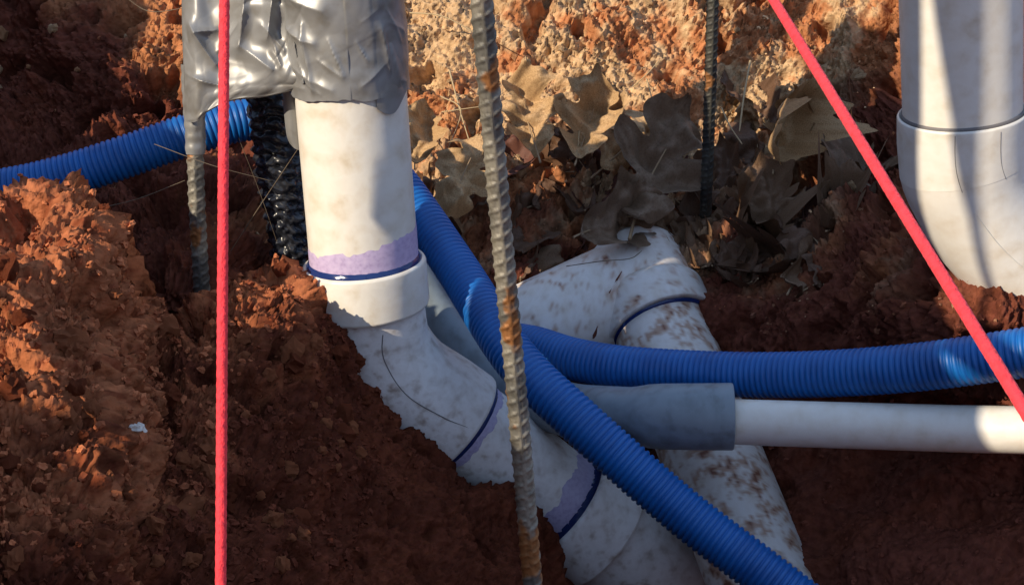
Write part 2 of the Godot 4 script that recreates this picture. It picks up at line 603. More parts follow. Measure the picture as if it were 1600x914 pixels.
	for c in [Color(0.36, 0.215, 0.10), Color(0.20, 0.118, 0.065), Color(0.135, 0.07, 0.037), Color(0.23, 0.155, 0.10), Color(0.13, 0.045, 0.027), Color(0.52, 0.345, 0.175)]:
		p = mat(lin(c.r, c.g, c.b), 0.7)
		p.albedo_texture = noise_tex(0.02, 5, 100 + M.leaf.size(), [[0.0, Color(0.6, 0.52, 0.46)], [0.45, Color(0.92, 0.9, 0.88)], [1.0, Color(1, 1, 1)]], 256)
		p.backlight_enabled = true
		p.backlight = Color(0.25, 0.2, 0.15)
		tri(p, 9.0)
		M.leaf.append(p)
	M.straw = mat(lin(0.42, 0.31, 0.17), 0.8)
	M.midrib = mat(lin(0.30, 0.20, 0.11), 0.8)
	M.root = mat(lin(0.16, 0.12, 0.08), 0.9)
	p = mat(lin(0.42, 0.29, 0.17), 0.8)
	p.albedo_texture = noise_tex(0.02, 4, 120, [[0.0, Color(0.6, 0.55, 0.5)], [1.0, Color(1, 1, 1)]], 256)
	tri(p, 3.0)
	M.wood = p
	M.stone = mat(lin(0.62, 0.58, 0.53), 0.9)

# ---------------------------------------------------------------- pipes
func ring_profile(s0: float, s1: float, r: float, inner: float, lip := 0.0025) -> Array:
	# a socket mouth at s0 (rounded lip, then back inside), body to s1
	return [[s0 + 0.03, inner], [s0 + 0.004, inner], [s0 + 0.001, inner + 0.0012], [s0, inner + 0.0025], [s0, r - lip], [s0 + lip * 0.35, r - lip * 0.35], [s0 + lip, r], [s0 + 0.012, r], [lerpf(s0, s1, 0.5), r], [s1 - 0.004, r], [s1 - 0.001, r - 0.0012], [s1, r - 0.004]]

func primer(t: Track, R: float, a: float, b: float, ragged: float) -> ArrayMesh:
	# brushed-on stain: a film with an uneven edge of streaks and runs, thinning to nothing
	var pos := PackedVector3Array()
	var flip := 1.0 if a < 0.0 else -1.0                   # the end away from the joint is the ragged one
	for j in 13:
		for i in 241:
			var th := TAU * (i % 240) / 240.0
			var q := Vector3(cos(th), sin(th), a * 20.0)
			var e := ragged * (n_mid.get_noise_3dv(q * 0.05) + 0.5 * n_mid.get_noise_3dv(q * 0.16))
			var a1 := a if flip > 0.0 else a + e
			var b1 := b + e if flip > 0.0 else b
			var f := t.at_s(lerpf(a1, b1, j / 12.0))
			var film := 0.0004 if (j > 0 and j < 12) else -0.0002
			pos.append(f[0] + (f[1] * cos(th) + f[2] * sin(th)) * (R + film))
	return grid_mesh(pos, 241, 13, PackedColorArray(), true)

func build_left_drain() -> void:
	var R := 0.0572
	var base := at(612, 640, 1.8)
	var t := thing("drain_pipe", base, "tall white drain riser bound with silver tape, bending into the red soil", "pipe")
	# riser
	var rise := pix_track([[496, -500, 1.545], [526, -130, 1.635], [537, 0, 1.665], [549, 160, 1.70], [568, 400, 1.752], [571, 436, 1.761]])
	put("riser", lathe(rise, straight(0, rise.length, R, 60), 96), M.pvc, t)
	# primer band with a slanting brushed edge
	var L := rise.length
	var fr := rise.at_s(L - 0.05)
	var band_turn: float = PI / 2.0 - atan2((fr[2] as Vector3).dot(Vector3(0.9, 0, -0.3)), (fr[1] as Vector3).dot(Vector3(0.9, 0, -0.3)))
	var top := func(th, a, b): return L - a - b * sin(th + band_turn) + 0.006 * n_mid.get_noise_2d(cos(th) * 0.06, sin(th) * 0.06) + 0.003 * n_mid.get_noise_2d(cos(th) * 0.3, sin(th) * 0.3)
	var pos := PackedVector3Array()
	for j in 9:
		for i in 97:
			var th := TAU * i / 96.0
			var s: float = lerpf(top.call(th, 0.050, 0.010), L, j / 8.0)
			var f := rise.at_s(s)
			pos.append(f[0] + (f[1] * cos(th) + f[2] * sin(th)) * (R + (0.0001 if j == 0 else 0.0005)))
	put("primer_band", grid_mesh(pos, 97, 9, PackedColorArray(), true), M.primer, t)
	# elbow: socket, body, outlet collar
	var el := pix_track([[568, 408, 1.754], [577, 490, 1.774], [590, 545, 1.792], [628, 597, 1.81], [682, 638, 1.828], [717, 664, 1.838]], 28)
	var so := ring_profile(0.0, 0.051, 0.0658, R + 0.0022, 0.0035)
	var elb := put("elbow", lathe(el, [[0.050, 0.0625], [0.0535, 0.0605], [0.06, 0.0598], [0.075, 0.0596], [0.09, 0.0596], [0.105, 0.0597], [0.12, 0.0599], [0.135, 0.0602], [0.15, 0.0608], [0.17, 0.0622], [0.19, 0.0634], [0.20, 0.0640], [el.length - 0.004, 0.0648], [el.length - 0.001, 0.0640], [el.length, 0.0625], [el.length, 0.0585]], 96), M.pvc_used, t)
	put("socket", lathe(el, so, 96), M.pvc, elb)
	var gl := func(s, th, r): return r + 0.0007 * n_fine.get_noise_2d(th * 25.0, s * 300.0)
	put("glue_bead", lathe(el, [[-0.005, R + 0.0005], [-0.003, R + 0.0022], [0.0003, R + 0.0036], [0.004, R + 0.004]], 96, gl), M.glue, elb)
	# mould seam round the bend
	var seam := PackedVector3Array()
	var st := []
	for k in 14:
		var s := 0.06 + k * (el.length - 0.07) / 13.0
		var f := el.at_s(s)
		var fwd: Vector3 = (el.at_s(s + 0.01)[0] - f[0]).normalized()
		var tocam: Vector3 = (EYE - f[0]).normalized()
		tocam = (tocam - fwd * fwd.dot(tocam)).normalized()
		var side := fwd.cross(tocam).normalized()
		var a := deg_to_rad(-10.0 + 16.0 * sin(PI * k / 15.0))
		var rs := lerpf(0.0598, 0.0642, smooth01(0.12, 0.2, s))
		st.append(f[0] + (tocam * cos(a) + side * sin(a)) * rs)
	put("mould_seam", wire(track(st, 6), 0.0006, 0.0005), M.seam, elb)
	# straight length between the two fittings
	var lo := pix_track([[717, 664, 1.838], [800, 727, 1.862], [877, 786, 1.882], [890, 796, 1.886]])
	put("length", lathe(lo, straight(-0.02, lo.length, R, 30), 96), M.pvc_used, t)
	put("primer_band", primer(lo, R, -0.004, 0.014, 0.006), M.primer_deep, t)
	var e2 := lo.length
	put("primer_band", primer(lo, R, e2 - 0.042, e2, 0.008), M.primer_deep, t)
	put("glue_bead", lathe(lo, [[-0.001, R + 0.0006], [0.0002, R + 0.0038], [0.004, R + 0.0022], [0.006, R + 0.0006]], 96, gl), M.glue, t)
	# second socket and the lower length
	var dn := pix_track([[877, 786, 1.882], [985, 869, 1.913], [1200, 1033, 1.985]])
	var hub := put("coupling", lathe(dn, ring_profile(0.0, 0.062, 0.0742, R + 0.0085, 0.0045), 96), M.pvc_used, t)
	put("glue_bead", lathe(dn, [[-0.003, R + 0.0004], [0.0, R + 0.0008], [0.005, R + 0.0018], [0.007, R + 0.004], [0.008, R + 0.0092]], 96, gl), M.glue, hub)
	put("body", lathe(dn, [[0.058, 0.071], [0.0625, 0.0665], [0.068, 0.0632], [0.078, 0.0618], [0.11, 0.0605], [0.17, 0.0605], [dn.length, 0.0605]], 96), M.pvc_used, hub)

func build_right_drain() -> void:
	var R := 0.0572
	var t := thing("drain_pipe", at(1560, 470, 1.7), "white drain riser with striped shadows, sweeping into sunlit red soil", "pipe")
	var rise := pix_track([[1496, -420, 1.475], [1499, -200, 1.525], [1502, 0, 1.577], [1505, 190, 1.625]])
	put("riser", lathe(rise, straight(0, rise.length + 0.02, R, 40), 96), M.pvc, t)
	var sw := pix_track([[1505, 174, 1.621], [1507, 258, 1.643], [1530, 322, 1.66], [1580, 388, 1.68], [1660, 452, 1.70], [1770, 510, 1.72]], 26)
	var body := put("sweep", lathe(sw, [[0.054, 0.0626], [0.064, 0.0622], [0.076, 0.0608], [0.1, 0.0592], [0.13, 0.0592], [0.16, 0.0592], [0.19, 0.0592], [0.22, 0.0592], [0.26, 0.0592], [0.3, 0.0592], [sw.length, 0.0592]], 96), M.pvc, t)
	put("socket", lathe(sw, ring_profile(0.0, 0.060, 0.0628, R + 0.0008).slice(0, 10), 96), M.pvc, body)
	put("glue_bead", lathe(sw, [[-0.0025, R + 0.0004], [-0.001, R + 0.0018], [0.002, R + 0.0014]], 96), M.seam, body)
	# mould seam running down the front of the fitting
	for spec in [[6.0, 0.004, 0.058, 0.0629], [-34.0, 0.004, 0.058, 0.0629], [4.0, 0.075, 0.24, 0.0600]]:
		var st := []
		for k in 10:
			var s := lerpf(spec[1], spec[2], k / 9.0)
			var f := sw.at_s(s)
			var fwd: Vector3 = (sw.at_s(s + 0.01)[0] - f[0]).normalized()
			var tocam: Vector3 = (EYE - f[0]).normalized()
			tocam = (tocam - fwd * fwd.dot(tocam)).normalized()
			var side := fwd.cross(tocam).normalized()
			var a := deg_to_rad(spec[0])
			st.append(f[0] + (tocam * cos(a) + side * sin(a)) * spec[3])
		put("mould_seam", wire(track(st, 6), 0.00028, 0.00028), M.seam if spec[2] < 0.1 else M.pvc, body)

func paint_mud(p: Vector3, amount: float) -> Color:
	var n := 0.9 * n_col.get_noise_3dv(p * 4.0 + Vector3(5, 2, 9)) + 0.6 * n_mid.get_noise_3dv(p * Vector3(5.0, 2.5, 2.5)) + 0.35 * n_fine.get_noise_3dv(p)
	var c := mix(Color(0.75, 0.72, 0.69), Color(0.58, 0.50, 0.43), smooth01(-0.25, 0.35, n) * (0.35 + amount * 2.0))
	c = mix(c, Color(0.44, 0.27, 0.19), smooth01(0.2 - amount, 0.6 - amount, n) * 0.85)
	c = mix(c, Color(0.20, 0.075, 0.045), smooth01(0.68 - amount, 0.85 - amount, n + 0.25 * n_fine.get_noise_3dv(p * 2.3)))
	return c

func build_old_drain() -> void:
	var R := 0.0572
	var t := thing("drain_pipe", at(1130, 760, 1.86), "mud-streaked white drain line with a wye fitting on the trench floor", "pipe")
	var body := pix_track([[990, 410, 2.062], [1000, 436, 2.042], [1010, 460, 2.025], [1034, 515, 1.995]])
	var mud_a := func(p, s, th): return paint_mud(p, 0.0)
	var bl := body.length
	var prof := []
	prof.append_array([[-0.026, 0.0005], [-0.024, 0.02], [-0.018, 0.04], [-0.010, 0.053], [-0.004, 0.059]])
	for k in 60: prof.append([(bl - 0.052) * k / 60.0, 0.0612])
	prof.append_array([[bl - 0.05, 0.0615], [bl - 0.047, 0.066], [bl - 0.043, 0.0685]])
	for k in 10: prof.append([bl - 0.040 + 0.037 * k / 10.0, 0.069])
	prof.append_array([[bl - 0.0015, 0.0685], [bl, 0.067], [bl, 0.0605], [bl - 0.02, 0.060]])
	prof = prof.filter(func(q): return true)
	var wye := put("wye", lathe(body, prof, 96, null, mud_a), M.pvc_muddy, t)
	put("glue_bead", lathe(body, [[bl - 0.004, R + 0.005], [bl + 0.001, R + 0.0042], [bl + 0.003, R + 0.001]], 96), M.glue, wye)
	var br := pix_track([[1010, 442, 2.035], [930, 478, 2.025], [840, 520, 2.015], [760, 560, 2.02]])
	var bp := []
	bp.append_array([[-0.040, 0.0005], [-0.038, 0.015], [-0.032, 0.034], [-0.022, 0.050], [-0.011, 0.060]])
	for k in 60: bp.append([br.length * k / 59.0, 0.064])
	put("branch", lathe(br, bp, 96, null, mud_a), M.pvc_muddy, wye)
	# mud packed into the crotch between branch and socket
	var crack := pix_track([[972, 424, 1.972], [956, 452, 1.968], [942, 482, 1.966], [930, 512, 1.968], [924, 530, 1.97]], 8)
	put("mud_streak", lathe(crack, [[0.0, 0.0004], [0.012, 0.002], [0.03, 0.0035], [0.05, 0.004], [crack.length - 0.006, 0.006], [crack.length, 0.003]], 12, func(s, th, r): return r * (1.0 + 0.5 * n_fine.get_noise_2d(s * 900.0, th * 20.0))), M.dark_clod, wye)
	var main := pix_track([[1034, 515, 1.995], [1042, 540, 1.98], [1112, 712, 1.89], [1188, 905, 1.79], [1260, 1080, 1.70]])
	var mp := []
	for k in 200: mp.append([-0.01 + (main.length + 0.01) * k / 199.0, R])
	put("length", lathe(main, mp, 96, null, func(p, s, th): return paint_mud(p, 0.22)), M.pvc_muddy, t)

func corrugated(called: String, uvd: Array, label: String, group: String) -> void:
	var t := pix_track(uvd, 30)
	var pitch := 0.0064
	var prof := []
	var n := int(t.length / pitch)
	for k in n:
		var s := k * pitch
		prof.append([s, 0.0222]); prof.append([s + pitch * 0.12, 0.0224]); prof.append([s + pitch * 0.22, 0.0237])
		prof.append([s + pitch * 0.36, 0.0242]); prof.append([s + pitch * 0.62, 0.0242]); prof.append([s + pitch * 0.78, 0.0236]); prof.append([s + pitch * 0.88, 0.0224])
	var mid: Vector3 = t.at_s(t.length * 0.5)[0]
	var o := thing(called, mid, label, "conduit", group)
	put("corrugated_tube", lathe(t, prof, 44), M.blue, o)

func build_conduits() -> void:
	corrugated("corrugated_conduit", [[-420, 330, 1.84], [-200, 322, 1.845], [0, 297, 1.85], [100, 275, 1.855], [200, 243, 1.86], [290, 212, 1.87], [380, 188, 1.885], [470, 188, 1.91], [560, 222, 1.925], [625, 292, 1.91], [717, 425, 1.83], [805, 560, 1.73], [904, 657, 1.685], [1058, 792, 1.66], [1195, 897, 1.635], [1410, 1062, 1.60]], "blue corrugated conduit arching behind the taped riser and crossing over grey elbow", "blue corrugated conduits")
	corrugated("corrugated_conduit", [[735, 640, 2.06], [752, 575, 2.02], [785, 540, 1.965], [830, 541, 1.915], [900, 562, 1.86], [1000, 577, 1.81], [1200, 586, 1.735], [1400, 577, 1.655], [1600, 551, 1.585], [1800, 515, 1.53], [2000, 470, 1.48]], "blue corrugated conduit lying level behind the plain white tube", "blue corrugated conduits")
	# grey sweep with its bell end
	var g := pix_track([[560, 200, 1.99], [600, 320, 1.985], [640, 430, 1.97], [700, 525, 1.95], [785, 602, 1.915], [880, 638, 1.84], [960, 648, 1.765], [1050, 651, 1.715], [1100, 651, 1.702], [1146, 651, 1.70]], 26)
	var gt := thing("grey_conduit", at(1050, 651, 1.72), "smooth grey plastic conduit sweep with a flared bell end", "conduit")
	var L := g.length
	put("sweep", lathe(g, straight(0, L - 0.115, 0.0302, 60) + [[L - 0.105, 0.0312], [L - 0.09, 0.0333], [L - 0.075, 0.0341], [L - 0.04, 0.0342], [L - 0.002, 0.0345], [L - 0.0005, 0.0341], [L, 0.0335], [L, 0.0306], [L - 0.03, 0.0303], [L - 0.08, 0.0300]], 72), M.grey, gt)
	var w := pix_track([[1050, 655, 1.705], [1146, 659, 1.698], [1400, 667, 1.65], [1600, 672, 1.61], [2100, 680, 1.52]])
	var wt := thing("white_tube", at(1500, 670, 1.58), "plain white plastic tube pushed into the grey bell end", "tube")
	put("tube", lathe(w, straight(0.0, w.length, 0.0232, 40), 64), M.pvc, wt)
	# black tape-wrapped tube behind the silver tape
	var b := pix_track([[400, -620, 1.62], [405, -300, 1.68], [412, 0, 1.76], [424, 150, 1.80], [441, 300, 1.835], [460, 455, 1.87], [470, 520, 1.89]])
	var bt := thing("wrapped_conduit", at(460, 455, 1.87), "upright tube bound in crinkled glossy black plastic behind the white riser", "conduit")
	var bl := b.length
	var bp := []
	for k in 420:
		var s := bl * k / 419.0
		bp.append([s, lerpf(0.017, 0.026, smooth01(bl - 0.52, bl - 0.36, s)) * lerpf(1.0, 0.62, smooth01(bl - 0.26, bl - 0.02, s))])
	var crinkle := func(s, th, r):
		var q := Vector3(cos(th) * 0.03, s * 1.0, sin(th) * 0.03)
		return r + 0.0018 * sin(s * 480.0 + 2.6 * sin(th + 1.0) + 4.0 * n_mid.get_noise_3dv(q)) + 0.007 * n_mid.get_noise_3dv(q * 2.4) + 0.001 * absf(sin(s * 210.0 - th * 2.0))
	put("wrapping", lathe(b, bp, 48, crinkle), M.black, bt)

# ---------------------------------------------------------------- silver tape
func sheet(g: Array, nu: int, nv: int, relief: Callable, thick: float) -> ArrayMesh:
	# g: rows of [u, v, d]; front and back faces joined into one closed skin
	var rows := g.size()
	var cols: int = g[0].size()
	var front := []
	for j in nv:
		var fj := float(j) / (nv - 1) * (rows - 1)
		var j0 := mini(int(fj), rows - 2)
		var tj := fj - j0
		var line := []
		for i in nu:
			var fi := float(i) / (nu - 1) * (cols - 1)
			var i0 := mini(int(fi), cols - 2)
			var ti := fi - i0
			var q := []
			for jj in 4:
				var r: Array = g[clampi(j0 + jj - 1, 0, rows - 1)]
				var a := []
				for ii in 4:
					var e: Array = r[clampi(i0 + ii - 1, 0, cols - 1)]
					a.append(Vector3(e[0], e[1], e[2]))
				q.append(cr(a[0], a[1], a[2], a[3], ti))
			var c: Vector3 = cr(q[0], q[1], q[2], q[3], tj)
			line.append(c)
		front.append(line)
	var pos := PackedVector3Array()
	var loop := nu * 2 + 1
	for j in nv:
		for k in loop:
			var back := k >= nu and k < nu * 2
			var i: int = k if k < nu else (nu * 2 - 1 - k if k < nu * 2 else 0)
			var c: Vector3 = front[j][i]
			var edge := minf(minf(i, nu - 1 - i), minf(j, nv - 1 - j))
			var w := smooth01(0.0, 5.0, edge)
			var d := c.z
			if back: d += thick * w + 0.0006
			else: d -= relief.call(float(i) / (nu - 1), float(j) / (nv - 1), c) * (0.35 + 0.65 * w)
			pos.append(at(c.x, c.y, d))
	return grid_mesh(pos, loop, nv, PackedColorArray(), true)

func fold(x: float, y: float, ax: float, ay: float, bx: float, by: float, w: float, h: float) -> float:
	# a raised crease along the segment a-b
	var dx := bx - ax
	var dy := by - ay
	var t := clampf(((x - ax) * dx + (y - ay) * dy) / (dx * dx + dy * dy), 0.0, 1.0)
	var d := Vector2(x - ax - dx * t, y - ay - dy * t).length() / w
	return h * (0.75 * exp(-1.5 * d) + 0.25 * exp(-d * d)) * (0.4 + 0.6 * sin(PI * (0.15 + 0.7 * t)))

func build_tape() -> void:
	var t := thing("duct_tape", at(460, 150, 1.64), "crumpled silver duct tape binding the rusty bar to the white riser", "tape")
	var fr := RandomNumberGenerator.new()
	fr.seed = 5
	var band_folds := []
	for k in 26:
		var c := [fr.randf_range(-1.4, 1.4), fr.randf_range(-0.4, 0.95)]
		var an := fr.randf_range(-0.9, 0.9)
		var ln := fr.randf_range(0.15, 0.5)
		band_folds.append([c[0], c[1], c[0] + cos(an) * ln, c[1] + sin(an) * ln, fr.randf_range(0.02, 0.05), fr.randf_range(-0.0012, 0.0022)])
	var arm_folds := []
	for k in 30:
		var c := [fr.randf_range(0.05, 0.95), fr.randf_range(0.05, 0.95)]
		var an := fr.randf() * TAU
		var ln := fr.randf_range(0.08, 0.35)
		arm_folds.append([c[0], c[1], c[0] + cos(an) * ln, c[1] + sin(an) * ln, fr.randf_range(0.012, 0.03), fr.randf_range(-0.0025, 0.0045)])
	# band round the riser
	var rise := pix_track([[496, -500, 1.545], [526, -130, 1.635], [537, 0, 1.665], [549, 160, 1.70], [568, 400, 1.752]])
	var s0 := 0.0
	for k in 200:
		if rise.at_s(rise.length * k / 200.0)[0].distance_to(at(537, 0, 1.665)) < 0.004: s0 = rise.length * k / 200.0
	var camdir := (EYE - at(545, 100, 1.69)).normalized()
	var f0 := rise.at_s(s0)
	var thc := atan2(camdir.dot(f0[2]), camdir.dot(f0[1]))          # angle that faces the camera
	var sgn := 1.0 if (f0[1] * cos(thc + 0.5) + f0[2] * sin(thc + 0.5)).x > (f0[1] * cos(thc) + f0[2] * sin(thc)).x else -1.0
	var rim := func(a): return s0 + 0.082 + 0.006 * sin(a * 1.3 + 0.6) + 0.004 * n_mid.get_noise_1d(a * 0.06 + 3.0)
	var pos := PackedVector3Array()
	var NV := 150
	var NU := 220
	for j in NV + 1:
		for i in NU + 1:
			var a := TAU * i / NU
			var s: float = lerpf(s0 - 0.09, rim.call(a), float(j) / NV)
			var f := rise.at_s(s)
			var th := thc + sgn * a
			var aa := a if a < PI else a - TAU
			var y := (s - s0) / 0.1
			var h := 0.0022 + 0.0014 * n_big.get_noise_3d(a * 0.12, s * 3.0, 2.0) + 0.0012 * (0.4 - n_cell.get_noise_3d(a * 0.09, s * 0.8, 7.0)) + 0.0006 * (0.4 - n_cell2.get_noise_3d(a * 0.08, s * 0.9, 3.0))
			# lines where the tape crosses itself: slanting lower edge of an upper turn, puckers by the knot
			h += 0.0003 * smooth01(0.02, -0.02, y - 0.33 + 0.25 * aa)
			h += 0.0004 * smooth01(0.012, -0.012, aa - 0.42 - 0.05 * y)
			h += fold(aa, y, -1.15, -0.2, -0.35, -0.05, 0.13, 0.007) + fold(aa, y, -1.2, 0.15, -0.55, 0.28, 0.07, 0.0055) + fold(aa, y, -1.05, 0.55, -0.3, 0.75, 0.06, 0.003) + fold(aa, y, -0.75, 0.1, -0.65, 0.75, 0.045, 0.0045)
			h += fold(aa, y, -0.3, 0.25, -0.1, 0.6, 0.05, 0.0025) + fold(aa, y, 0.6, 0.2, 0.72, 0.6, 0.06, 0.0035)
			for c in band_folds:
				if absf(aa - c[0]) < 0.7: h += fold(aa, y, c[0], c[1], c[2], c[3], c[4], c[5])
			pos.append(f[0] + (f[1] * cos(th) + f[2] * sin(th)) * (0.0572 + maxf(h, 0.0006)))
	put("pipe_wrap", grid_mesh(pos, NU + 1, NV + 1, PackedColorArray(), true), M.tape, t)
	# loose end hanging lower on the shaded side
	pos = PackedVector3Array()
	for j in 41:
		for i in 21:
			var a := lerpf(0.42, 1.45, i / 20.0)
			var bot := 0.098 + 0.008 * sin(i * 0.28 + 0.2) - 0.006 * absf(i / 20.0 - 0.35)
			var s: float = s0 + lerpf(0.02, bot, j / 40.0)
			var f := rise.at_s(s)
			var th := thc + sgn * a
			var h := 0.0032 + 0.0008 * n_big.get_noise_3d(a * 0.2, s * 3.0, 12.0) + fold(a, j / 40.0, 0.75, 0.2, 0.95, 0.7, 0.09, 0.0025)
			pos.append(f[0] + (f[1] * cos(th) + f[2] * sin(th)) * (0.0572 + h))
	put("loose_end", grid_mesh(pos, 21, 41), M.tape, t)
	# the arm of tape from the bar to the riser
	var arm := [
		[[283, -60, 1.70], [300, -62, 1.678], [340, -55, 1.672], [390, -60, 1.66], [430, -60, 1.645], [470, -50, 1.63], [500, -40, 1.622]],
		[[283, 10, 1.705], [300, 10, 1.682], [345, 16, 1.678], [390, -6, 1.660], [432, 2, 1.650], [470, 6, 1.640], [500, 10, 1.628]],
		[[284, 60, 1.71], [302, 60, 1.688], [345, 62, 1.686], [395, 55, 1.668], [436, 52, 1.662], [462, 52, 1.648], [492, 52, 1.634]],
		[[286, 110, 1.715], [304, 110, 1.693], [345, 112, 1.690], [395, 108, 1.676], [436, 104, 1.668], [462, 98, 1.655], [484, 92, 1.642]],
		[[287, 150, 1.72], [305, 150, 1.697], [340, 146, 1.692], [380, 140, 1.680], [425, 136, 1.674], [462, 130, 1.662], [480, 124, 1.650]],
		[[288, 190, 1.722], [305, 190, 1.702], [322, 176, 1.698], [360, 158, 1.690], [410, 152, 1.684], [455, 142, 1.672], [476, 136, 1.660]]]
	var crumple := func(x, y, c):
		var h: float = 0.006 * n_big.get_noise_3d(x * 0.6, y * 0.5, 4.0) + 0.0042 * (0.4 - n_cell.get_noise_3d(x * 0.20, y * 0.13, 9.0)) + 0.0018 * (0.4 - n_cell2.get_noise_3d(x * 0.16, y * 0.10, 5.0))
		h += fold(x, y, 0.12, 0.3, 0.30, 0.55, 0.035, 0.008) + fold(x, y, 0.16, 0.36, 0.30, 0.33, 0.03, 0.006) + fold(x, y, 0.05, 0.62, 0.34, 0.72, 0.025, 0.005)
		h += fold(x, y, 0.47, 0.15, 0.42, 0.45, 0.04, 0.011) + fold(x, y, 0.42, 0.45, 0.62, 0.62, 0.05, 0.009) + fold(x, y, 0.66, 0.1, 0.58, 0.42, 0.035, 0.010) + fold(x, y, 0.55, 0.35, 0.7, 0.5, 0.03, 0.006)
		h += fold(x, y, 0.72, 0.1, 0.93, 0.85, 0.035, 0.012) - fold(x, y, 0.80, 0.2, 0.90, 0.75, 0.04, 0.008) + fold(x, y, 0.0, 0.0, 0.9, 0.08, 0.05, 0.006)
		h += 0.0016 * sin(y * 46.0) * smooth01(0.16, 0.05, x)
		for f in arm_folds: h += fold(x, y, f[0], f[1], f[2], f[3], f[4], f[5])
		return h
	put("tie", sheet(arm, 150, 110, crumple, 0.007), M.tape, t)
	# tail squeezed round the bar
	var tail := pix_track([[301, 100, 1.725], [302, 160, 1.734], [304, 200, 1.742], [305, 240, 1.748]])
	var tp := []
	for k in 41: tp.append([tail.length * k / 40.0, 0.0126 - 0.0022 * k / 40.0])
	put("tail", lathe(tail, tp, 40, func(s, th, r): return r + 0.0012 * n_mid.get_noise_3d(cos(th) * 0.03, s * 1.0, sin(th) * 0.03) + 0.0004 * sin(s * 520.0)), M.tape, t)
	# strip running down beside the riser
	var strip := [[[440, 130, 1.70], [452, 130, 1.695], [466, 130, 1.70]], [[443, 175, 1.715], [455, 175, 1.708], [468, 175, 1.715]], [[447, 210, 1.725], [457, 212, 1.718], [470, 214, 1.725]], [[452, 224, 1.73], [460, 232, 1.724], [471, 236, 1.73]]]
	put("strip", sheet(strip, 16, 30, func(x, y, c): return 0.001 * sin(x * 9.0), 0.001), M.tape, t)

# ---------------------------------------------------------------- reinforcing bars
func rebar(uvd: Array, r: float, pitch: float, rust: float, label: String, sd: float, shade_tone := 1.0) -> void:  # last factor paints a bar's shade into its steel colour
	var t := pix_track(uvd, 14)
	var o := thing("rebar", t.p[t.p.size() - 1], label, "rebar", "steel reinforcing bars")
	var n := int(t.length / (pitch / 9.0))
	var prof := []
	for k in n + 1: prof.append([t.length * k / n, r])
	prof.push_front([0.0, 0.0002])
	var ribs := func(s, th, rr):
		if rr < 0.001: return rr
		var half := sin(th)
		var ph := fposmod((s + 0.45 * pitch * cos(th) * signf(half)) / pitch, 1.0)
		var rib := smooth01(0.0, 0.10, ph) * smooth01(0.40, 0.28, ph) * smooth01(0.10, 0.26, absf(half))
		var keel := smooth01(0.22, 0.10, absf(half))
		return rr + rr * 0.13 * maxf(rib, keel * 0.9) + rr * 0.05 * n_mid.get_noise_3d(th * 0.03 + sd, s * 1.2, 0.0)
	var paint := func(p, s, th):
		var m := n_col.get_noise_3dv(p * 1.6 + Vector3(sd, 0, 0)) + 0.5 * n_mid.get_noise_3dv(p * 1.5)
		var c := mix(Color(0.30, 0.28, 0.235) * shade_tone, Color(0.16, 0.155, 0.14) * shade_tone, smooth01(-0.2, 0.25, n_mid.get_noise_3dv(p * 0.8 + Vector3(2, sd, 1))))
		c = mix(c, Color(0.33, 0.145, 0.05), smooth01(0.18 - rust, 0.36 - rust, m))
		return c
	put("bar", lathe(t, prof, 48, ribs, paint), M.steel, o)

func build_rebar() -> void:
	rebar([[730, -260, 0.86], [757, 60, 0.91], [785, 380, 0.965], [811, 660, 1.01], [831, 900, 1.05], [866, 1320, 1.12]], 0.0059, 0.0082, 0.0, "ribbed steel bar with orange rust patches standing in front of the pipes", 0.0)
	rebar([[296, -240, 1.66], [300, 0, 1.712], [304, 240, 1.748], [310, 380, 1.78], [316, 480, 1.805], [320, 560, 1.83]], 0.0083, 0.0118, -0.25, "clean tan ribbed steel bar hanging from the silver tape", 40.0)
	rebar([[1120, -300, 1.86], [1114, 0, 1.92], [1108, 200, 1.985], [1104, 300, 2.03], [1100, 420, 2.13]], 0.0068, 0.0086, -0.3, "dark ribbed steel bar standing among the dead leaves", 80.0, 0.3)  # colour darkened for the shadow this bar stands in

# ---------------------------------------------------------------- marking lines
func cord(a: Vector3, b: Vector3, r: float, label: String) -> void:      # taut, so straight; runs on past the frame at both ends
	var t := track([a + (a - b) * 0.7, a, b, b + (b - a) * 0.45], 10)
	var o := thing("string_line", t.p[0], label, "string", "pink marking lines")
	var n := int(t.length / 0.0008)
	var prof := []
	for k in n + 1: prof.append([t.length * k / n, r])
	var braid := func(s, th, rr): return rr * (1.0 + 0.02 * cos(4.0 * th - s * 1700.0) + 0.02 * cos(4.0 * th + s * 1700.0) + 0.05 * n_fine.get_noise_3d(cos(th) * 0.02, s * 3.0, sin(th) * 0.02))
	put("cord", lathe(t, prof, 20, braid), M.cord, o)

func build_cords() -> void:
	cord(at(350, -40, 0.60), at(344, 930, 0.56), 0.0019, "tight pink string line stretched upright in front of the silver tape")
	cord(at(1196, -22, 0.64), at(1602, 640, 0.45), 0.0019, "pink string line slanting down past the riser with striped shadows")

